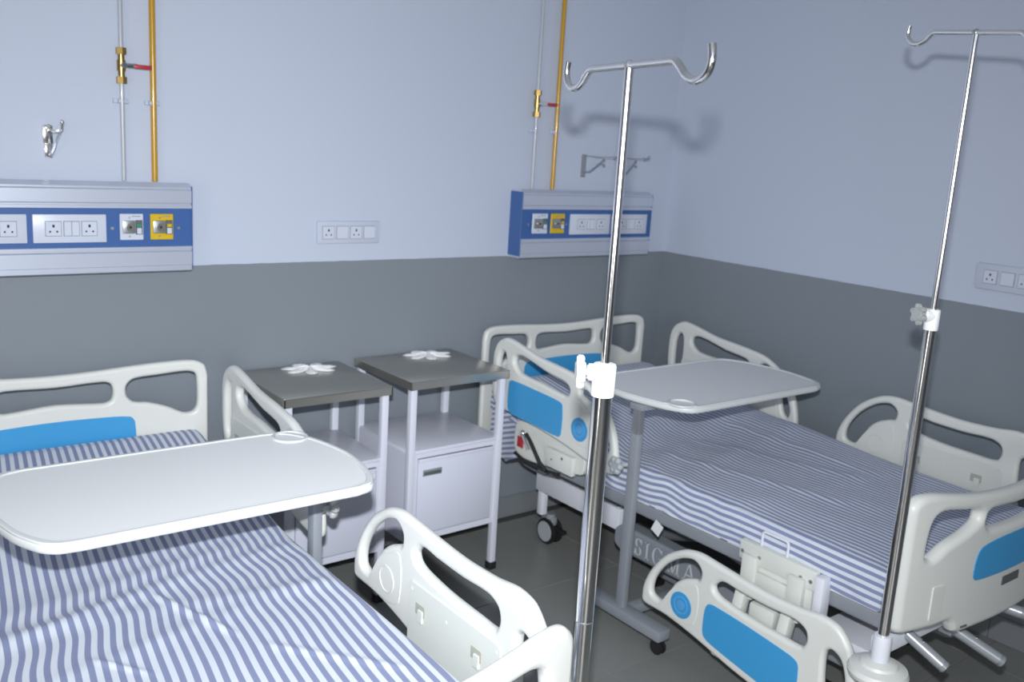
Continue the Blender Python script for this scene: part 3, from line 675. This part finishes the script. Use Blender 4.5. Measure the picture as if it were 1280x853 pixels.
    B().lathe((bx, by, .432), [(.0225, 0), (.0235, .004), (.0235, .068), (.0215, .074), (.0165, .074)], 28).build('pole_sleeve', 'whitemetal', bp)
    B().tube([(bx + .02, by + .01, .40), (bx + .06, by + .03, .405), (xc - .46, -2.02, .41)], .012, 10).build('bumper_arm', 'whitemetal', t)
    return t

XR_BED, XL_BED = -.700, -2.825
bed(XR_BED, 0, 0, 0, 0, 'white and blue hospital bed in the far corner, with one side rail folded down', False)
bed(XL_BED, -.035, -.015, .035, -.045, 'white and blue hospital bed in the left foreground, cut by the picture edge', True)

# ------------------------------------------------------------------ mattresses and sheets
def noise2(x, y, seed=0):
    return (sin(x * 1.7 + seed) * cos(y * 2.3 + seed * 1.3) + .5 * sin(x * 3.9 + y * 2.1 + seed * 2.1) + .25 * sin(x * 8.3 - y * 6.1 + seed)) / 1.75

def bedding(xc, dz, left, lab_m, lab_s, ya=-.165, yb=-1.995):
    zt = .600 + dz; zb = .506 + dz; hw = .432 if left else .452; hwb = .437
    if not left: xc += .02; zt += .008
    lift = .104 if left else .105
    mb = B().box(xc - hwb + .012, xc + hwb - .012, yb + .012, ya - .012, zb + .001, zt - .016, bev=.02, seg=3)
    for k in range(1, 30): bmesh.ops.bisect_plane(mb.bm, geom=mb.bm.verts[:] + mb.bm.edges[:] + mb.bm.faces[:], plane_co=(0, ya - .9 * k / 30, 0), plane_no=(0, 1, 0))
    for v in mb.bm.verts: v.co.z += head_rise(v.co.y, lift)
    mt = mb.build('mattress', 'matt')
    tag(mt, lab_m, 'mattress', None)
    # sheet: profile across x from left hem, up the side, across the top, down the right side, with rounded edges
    R = .018
    prof = []  # (x, z, arc length)
    zhem = zb + .001 if left else zb - .010
    side_n = 14; top_n = 150; cor = 6
    pts = []
    for k in range(side_n + 1): pts.append((-hw, zhem + (zt - R - zhem) * k / side_n))
    for k in range(1, cor + 1):
        a = pi - pi / 2 * k / cor; pts.append((-hw + R + R * cos(a), zt - R + R * sin(a)))
    for k in range(1, top_n): pts.append((-hw + R + (2 * hw - 2 * R) * k / top_n, zt))
    for k in range(0, cor + 1):
        a = pi / 2 - pi / 2 * k / cor; pts.append((hw - R + R * cos(a), zt - R + R * sin(a)))
    for k in range(1, side_n + 1): pts.append((hw, zt - R - (zt - R - zhem) * k / side_n))
    s = [0]
    for a, b in zip(pts, pts[1:]): s.append(s[-1] + math.hypot(b[0] - a[0], b[1] - a[1]))
    smid = s[-1] / 2
    ny = 260; L = ya - yb
    bm = bmesh.new(); uvl = bm.loops.layers.uv.new('cloth'); V = []; UV = {}
    for j in range(-9, ny + 10):
        row = []
        if j < 0: y = ya; drop = (-j) / 9
        elif j > ny: y = yb; drop = (j - ny) / 9
        else: y = ya - L * j / ny; drop = 0
        y_rel = (y - ya)
        for i, (px, pz) in enumerate(pts):
            sc_ = s[i] - smid
            topw = max(0, min(1, (hw - abs(px)) / .05)) if pz >= zt - 1e-6 else 0
            x = xc + px; z = pz; yy = y
            endw = min(1, min(ya - y, y - yb) / .04)
            if drop:
                z = pz - (pz - zhem) * drop * .999
                yy = y + (.012 if j < 0 else -.012) * min(1, drop * 2)
            # gentle settling plus wrinkles
            if topw > 0 and not drop:
                h = 0
                if left:
                    # transverse folds near the table
                    for (c0, amp, wd, sl, ph) in ((-.97, .007, .035, .10, 0), (-1.07, .009, .030, .22, 1.0), (-1.17, .006, .032, -.12, 2.0), (-1.29, .004, .030, .15, .5)):
                        d = (y - c0) - sl * px - .02 * sin(5 * px + ph); h += amp * math.exp(-(d / wd) ** 2) * (.5 + .5 * sin(px * 4.5 + 1.2 + ph) ** 2)
                    # lengthwise creases
                    for (x1, y1, x2, y2, amp, wd) in ((.01, -1.10, .09, -1.32, .008, .010), (-.17, -1.33, -.12, -1.39, .005, .008), (.16, -1.45, .34, -1.66, .004, .013), (-.24, -1.42, -.20, -1.80, .004, .012)):
                        dx, dy = x2 - x1, y2 - y1; LL = math.hypot(dx, dy); tt = ((px - x1) * dx + (y - y1) * dy) / LL; dd = ((px - x1) * dy - (y - y1) * dx) / LL
                        if -.05 < tt < LL + .05: h += amp * math.exp(-(dd / wd) ** 2) * max(0, min(1, (tt + .05) / .06)) * max(0, min(1, (LL + .05 - tt) / .06))
                else:
                    for (c0, amp, wd, sl, ph) in ((-.72, .008, .04, .16, 0), (-.90, .007, .045, .35, 1.0), (-1.12, .006, .04, .22, 2.0), (-1.50, .004, .05, -.2, .5)):
                        d = (y - c0) - sl * px - .03 * sin(5 * px + ph); h += amp * math.exp(-(d / wd) ** 2) * (.5 + .5 * sin(px * 5 + ph) ** 2)
                    for (x1, y1, x2, y2, amp, wd) in ((-.26, -1.0, -.10, -1.6, .005, .022), (-.02, -.95, .16, -1.5, .005, .025), (.22, -.9, .26, -1.5, .004, .02)):
                        dx, dy = x2 - x1, y2 - y1; LL = math.hypot(dx, dy); tt = ((px - x1) * dx + (y - y1) * dy) / LL; dd = ((px - x1) * dy - (y - y1) * dx) / LL
                        if -.05 < tt < LL + .05: h += amp * math.exp(-(dd / wd) ** 2) * max(0, min(1, (tt + .05) / .06)) * max(0, min(1, (LL + .05 - tt) / .06))
                h += (.002 if left else .004) * (1 + noise2(px * 7, y * 6, 3 if left else 5))
                z += h * topw * endw
            elif not drop:
                # side drape: loose waves that open towards the hem
                f = max(0, min(1, (zt - pz) / (zt - zhem)))
                sg = 1 if px > 0 else -1
                x += sg * (.004 + .006 * f * (1 + noise2(y * 9, pz * 20, 2))) + sg * .003 * f
                yy += 0
            else:
                x += 0
            # stripe coordinate with skew of the cloth
            wig = sum(a_ * math.exp(-((y - c_ - s_ * px) / w_) ** 2) for (c_, a_, w_, s_) in (((-1.03, .007, .05, .16), (-1.15, -.005, .05, .2), (-1.27, .003, .05, .1), (-1.44, -.002, .07, .2)) if left else ((-.80, .010, .06, .3), (-1.02, -.008, .05, .35), (-1.20, .006, .06, .2), (-1.5, .004, .05, -.2))))
            sc_ += wig
            if left: u = sc_ - (y + 1.0) * (.055 + .10 * max(0, min(1, (.43 - px) / .86))) + .004 * sin(y * 7 + px * 3)
            else: u = sc_ - (y + 1.0) * .01 + .004 * sin(y * 6 + 1) * (1 if topw else .6) + .006 * math.exp(-((y + .9 - .35 * px) / .10) ** 2)
            if not left:
                q_ = max(0, min(1, (px - .05) / .36)); q_ = q_ * q_ * (3 - 2 * q_)
                z += .042 * q_ * math.exp(-((y + .95) / .42) ** 2) * max(0, min(1, (pz - zhem) / (zt - zhem))) * (0 if drop else 1)
            z += head_rise(y, lift)
            if left: u /= 1.13
            v = bm.verts.new((x, yy, z)); row.append(v); UV[v] = (u, y)
        V.append(row)
    for a, b in zip(V, V[1:]):
        for i in range(len(pts) - 1):
            fce = bm.faces.new((a[i], a[i + 1], b[i + 1], b[i]))
            for lp in fce.loops: lp[uvl].uv = UV[lp.vert]
    bmesh.ops.recalc_face_normals(bm, faces=bm.faces)
    me = bpy.data.meshes.new('bed_sheet'); bm.to_mesh(me); bm.free()
    o = link('bed_sheet', me, 'stripe', None, True, 60)
    tag(o, lab_s, 'bed sheet')
    return o
sr = bedding(XR_BED, 0, False, 'mattress under the striped sheet on the far corner bed', 'blue and white striped sheet on the bed in the far corner')
bedding(XL_BED, -.02, True, 'mattress under the striped sheet on the left foreground bed', 'blue and white striped sheet on the left foreground bed, under the white tray')

# loose corner of the right sheet hanging below the head end (a flap of the sheet)
bm = bmesh.new(); uvl = bm.loops.layers.uv.new('cloth'); n1, n2 = 20, 14; g = []
for j in range(n2 + 1):
    row = []
    for i in range(n1 + 1):
        u, v = i / n1, j / n2
        y = -.185 - .32 * u; z = .66 - .03 * u - v * (.245 - .12 * max(0, u - .35) / .65) ; x = XR_BED - .444 - .006 * v - .008 * sin(u * 9 + v * 3) * v
        row.append((bm.verts.new((x, y, z)), (y * .35 + z * 1.0 + .5, y)))
    g.append(row)
for a, b in zip(g, g[1:]):
    for i in range(n1):
        q = (a[i], a[i + 1], b[i + 1], b[i]); fce = bm.faces.new([k[0] for k in q])
        for lp, k in zip(fce.loops, q): lp[uvl].uv = k[1]
me = bpy.data.meshes.new('hanging_corner'); bm.to_mesh(me); bm.free()
link('hanging_corner', me, 'stripe', sr, True, 60)

# ------------------------------------------------------------------ overbed tables
def tray_outline(hl, hd, ins=0):
    hl -= ins; hd -= ins
    r = []
    # right end: corner, convex arc, corner
    e = [(hl - .13, hd), (hl - .085, hd - .008), (hl - .055, hd - .035), (hl - .022, hd * .55), (hl, 0), (hl - .010, -hd * .45), (hl - .030, -hd + .055), (hl - .055, -hd + .015), (hl - .10, -hd)]
    rt = smooth_loop(e, 6, closed=False)
    l = [(-a, -b) for a, b in e]; lt = smooth_loop(l, 6, closed=False)
    return [(p[0], p[1]) for p in rt] + [(p[0], p[1]) for p in lt]

def over_table(cx, cy, z, flip, px, py, lab, base_dy, near=-1):
    t = thing('overbed_table', (px, py, 0), lab, 'overbed table')
    s = -1 if flip else 1
    fm = lambda zo: (lambda u, v, ww: (cx + s * u, cy + s * v, z + zo + ww))
    tr = plate('tray', [tray_outline(.428, .245)], .022, .009, fm(0), 'traywhite', t, 3)
    cupc = (.345, .185)
    plate('raised_rim', [tray_outline(.426, .243), tray_outline(.426, .243, .012)], .007, .003, fm(.0115), 'traywhite', tr, 3)
    plate('tray_surface', [tray_outline(.426, .243, .0135)], .002, .0005, fm(.0112), 'traytop', tr, 1)
    plate('cup_ring', [circle(*cupc, .050), circle(*cupc, .040)], .008, .0035, fm(.0135), 'traywhite', tr, 3)
    # post: outer square tube, inner tube, arm below the tray
    zt = z - .012
    ax0, ax1 = min(px, cx) - .02, cx + .22
    B().box(px - .018, ax1, py - .03, py + .03, zt - .022, zt, bev=.004).build('tray_arm', 'greymetal', t)
    B().box(px - .012, px + .012, py - .018, py + .018, .50, zt - .01, bev=.004).build('inner_post', 'dullsteel', t)
    B().box(px - .014, px + .014, py - .020, py + .020, .075, z - .12, bev=.005).build('outer_post', 'greymetal', t)
    k = B()
    kx, ky, kz = (px + .012, py - .012, z - .18) if near > 0 else (px - .016, py + .024, z - .24)
    k.cyl((kx, ky, kz), (kx + near * .03, ky + .01, kz), .009, seg=12)
    for q in range(6):
        a = q * pi / 3; k.sphere((kx + near * .038, ky + .012 + .021 * cos(a), kz + .021 * sin(a)), .013, seg=10)
    k.cyl((kx + near * .030, ky + .012, kz), (kx + near * .046, ky + .012, kz), .019, seg=16)
    k.build('star_knob', 'clear' if near > 0 else 'wheel', t)
    # base: bar along the bed side and two feet under the bed
    B().box(px - .030, px + .030, py + base_dy[0], py + base_dy[1], .058, .098, bev=.006).build('base_bar', 'greymetal', t)
    B().box(px + .36, px + .40, py + base_dy[0], py + base_dy[1], .052, .088, bev=.006).build('base_bar', 'greymetal', t)
    B().box(px, px + .38, py - .02, py + .02, .052, .088, bev=.004).build('base_crossbar', 'greymetal', t)
    for xx in (px, px + .38):
        for dy in base_dy:
            yy = py + dy + (.025 if dy < 0 else -.025)
            c = B().cyl((xx - .015, yy, .028), (xx - .005, yy, .028), .027, seg=20, bev=.003).cyl((xx + .005, yy, .028), (xx + .015, yy, .028), .027, seg=20, bev=.003).box(xx - .017, xx + .017, yy - .014, yy + .018, .040, .060, bev=.003).build('caster', 'rubber', t)
    return t
over_table(-2.737, -1.093, .855, False, -2.352, -.990, 'grey-legged overbed table with a bright white tray across the left foreground bed', (-.20, .22), near=1)
over_table(-.765, -1.000, .865, True, -1.172, -1.050, 'grey-legged overbed table with its tray across the far corner bed', (-.215, .20), near=-1)

# ------------------------------------------------------------------ drip poles
def drip_pole(x, y, zbot, zj, ztop, rl, ru, phi, hook, lab, knob_dir, clear, zc0, zc1, seam_z=None, tilt=0.0, ks=1.0):
    t = thing('drip_pole', (x, y, zbot), lab, 'drip pole')
    B().cyl((x, y, zbot), (x, y, zj), rl, seg=32).build('lower_tube', 'chrome', t)
    B().cyl((x, y, zj - .02), (x, y, ztop - .001), ru, seg=24).build('upper_rod', 'chrome', t)
    d = Vector((cos(phi), sin(phi), 0)); c = Vector((x, y, ztop))
    # hook profile along the arm (s, dz)
    prof = [(0, 0), (.45, .0), (.555, .0), (.60, -.006), (.66, -.045), (.72, -.092), (.78, -.120), (.85, -.132), (.92, -.118), (.975, -.080), (1.0, -.030), (.998, .02), (.985, .075)]
    for sg in (-1, 1):
        pp = smooth_loop([(a * hook, b * hook) for a, b in prof], 5, closed=False)
        B().tube([c + d * sg * p[0] + Vector((0, 0, p[1] + tilt * sg * p[0])) for p in pp], ru * .82, 14).build('hook', 'chrome', t)
    B().sphere((x, y, ztop), ru * 1.15, seg=16).build('weld', 'dullsteel', t)
    if seam_z: B().cyl((x, y, seam_z), (x, y, seam_z + .003), rl * 1.015, seg=32).build('tube_seam', 'dullsteel', t)
    cm = 'clampw'
    col = B().lathe((x, y, zc0), [(rl * 1.13, 0), (rl * 1.18, .002), (rl * 1.18, zc1 - zc0 - .003), (rl * 1.10, zc1 - zc0), (ru * 1.1, zc1 - zc0)], 32).build('clamp_collar', cm, t)
    k = Vector(knob_dir).normalized(); kc = Vector((x, y, zc1 - .017))
    B().cyl(kc, kc + k * (rl + .014), .0165, seg=20, bev=.003).build('clamp_boss', cm, col)
    q = Vector((0, 0, 1)); sd = k.cross(q)
    kb = B()
    kb.cyl(kc + k * (rl + .012), kc + k * (rl + .020), .006, seg=12)
    kk = kc + k * (rl + .027)
    kb.cyl(kk - k * .008, kk + k * .008, .022 * ks, seg=24, bev=.003)
    for i in range(6):
        a = i * pi / 3 + .3; kb.cyl(kk - k * .007 + (sd * cos(a) + q * sin(a)) * .0235 * ks, kk + k * .007 + (sd * cos(a) + q * sin(a)) * .0235 * ks, .0085 * ks, seg=12, bev=.0025)
    kb.build('clamp_knob', 'clear' if clear else cm, col)
    return t
drip_pole(-2.250, -1.980, .46, 1.29, 1.846, .0190, .0086, radians(-105), .255, 'chrome drip pole in the middle foreground with a white clamp', (-.80, .55, .0), False, 1.241, 1.303, .775)
drip_pole(-1.271, -2.083, .436, 1.35, 2.008, .0145, .0074, radians(-107), .215, 'chrome drip pole at the foot of the corner bed, right of the other one', (-.93, .35, .10), True, 1.317, 1.368, tilt=-.085, ks=.82)
# near bed corner holder for its drip pole
for o in [o for o in COL.objects if o.name == 'hospital_bed.001']:
    bx, by = -2.250, -1.980
    bp = B().lathe((bx, by, .355), [(.050, 0), (.062, .006), (.065, .018), (.060, .030), (.045, .037), (.040, .044), (.030, .050), (.0235, .052)], 40).build('corner_bumper', 'plastic', o)
    B().lathe((bx, by, .400), [(.026, 0), (.027, .004), (.027, .050), (.025, .056), (.0205, .056)], 28).build('pole_sleeve', 'whitemetal', bp)
    B().tube([(bx - .02, by, .372), (bx - .06, by - .01, .372), (XL_BED + .45, -1.985, .372)], .012, 10).build('bumper_arm', 'whitemetal', o)

# ------------------------------------------------------------------ repeats of a kind share a group
GROUPS = {'hospital_bed': 'hospital beds along the back wall', 'bedside_cabinet': 'bedside cabinets between the beds',
          'overbed_table': 'overbed tables across the beds', 'drip_pole': 'drip poles at the bed corners', 'gas_pipe': 'gas pipes on the back wall',
          'drip_hook': 'drip hooks on the back wall', 'bed_head_panel': 'bed head panels on the back wall', 'switch_board': 'switch boards on the walls',
          'bed_sheet': 'striped sheets on the beds', 'mattress': 'mattresses on the beds'}
for o in COL.objects:
    if o.parent is None and o.get('category'):
        g = GROUPS.get(o.name.split('.')[0])
        if g: o['group'] = g
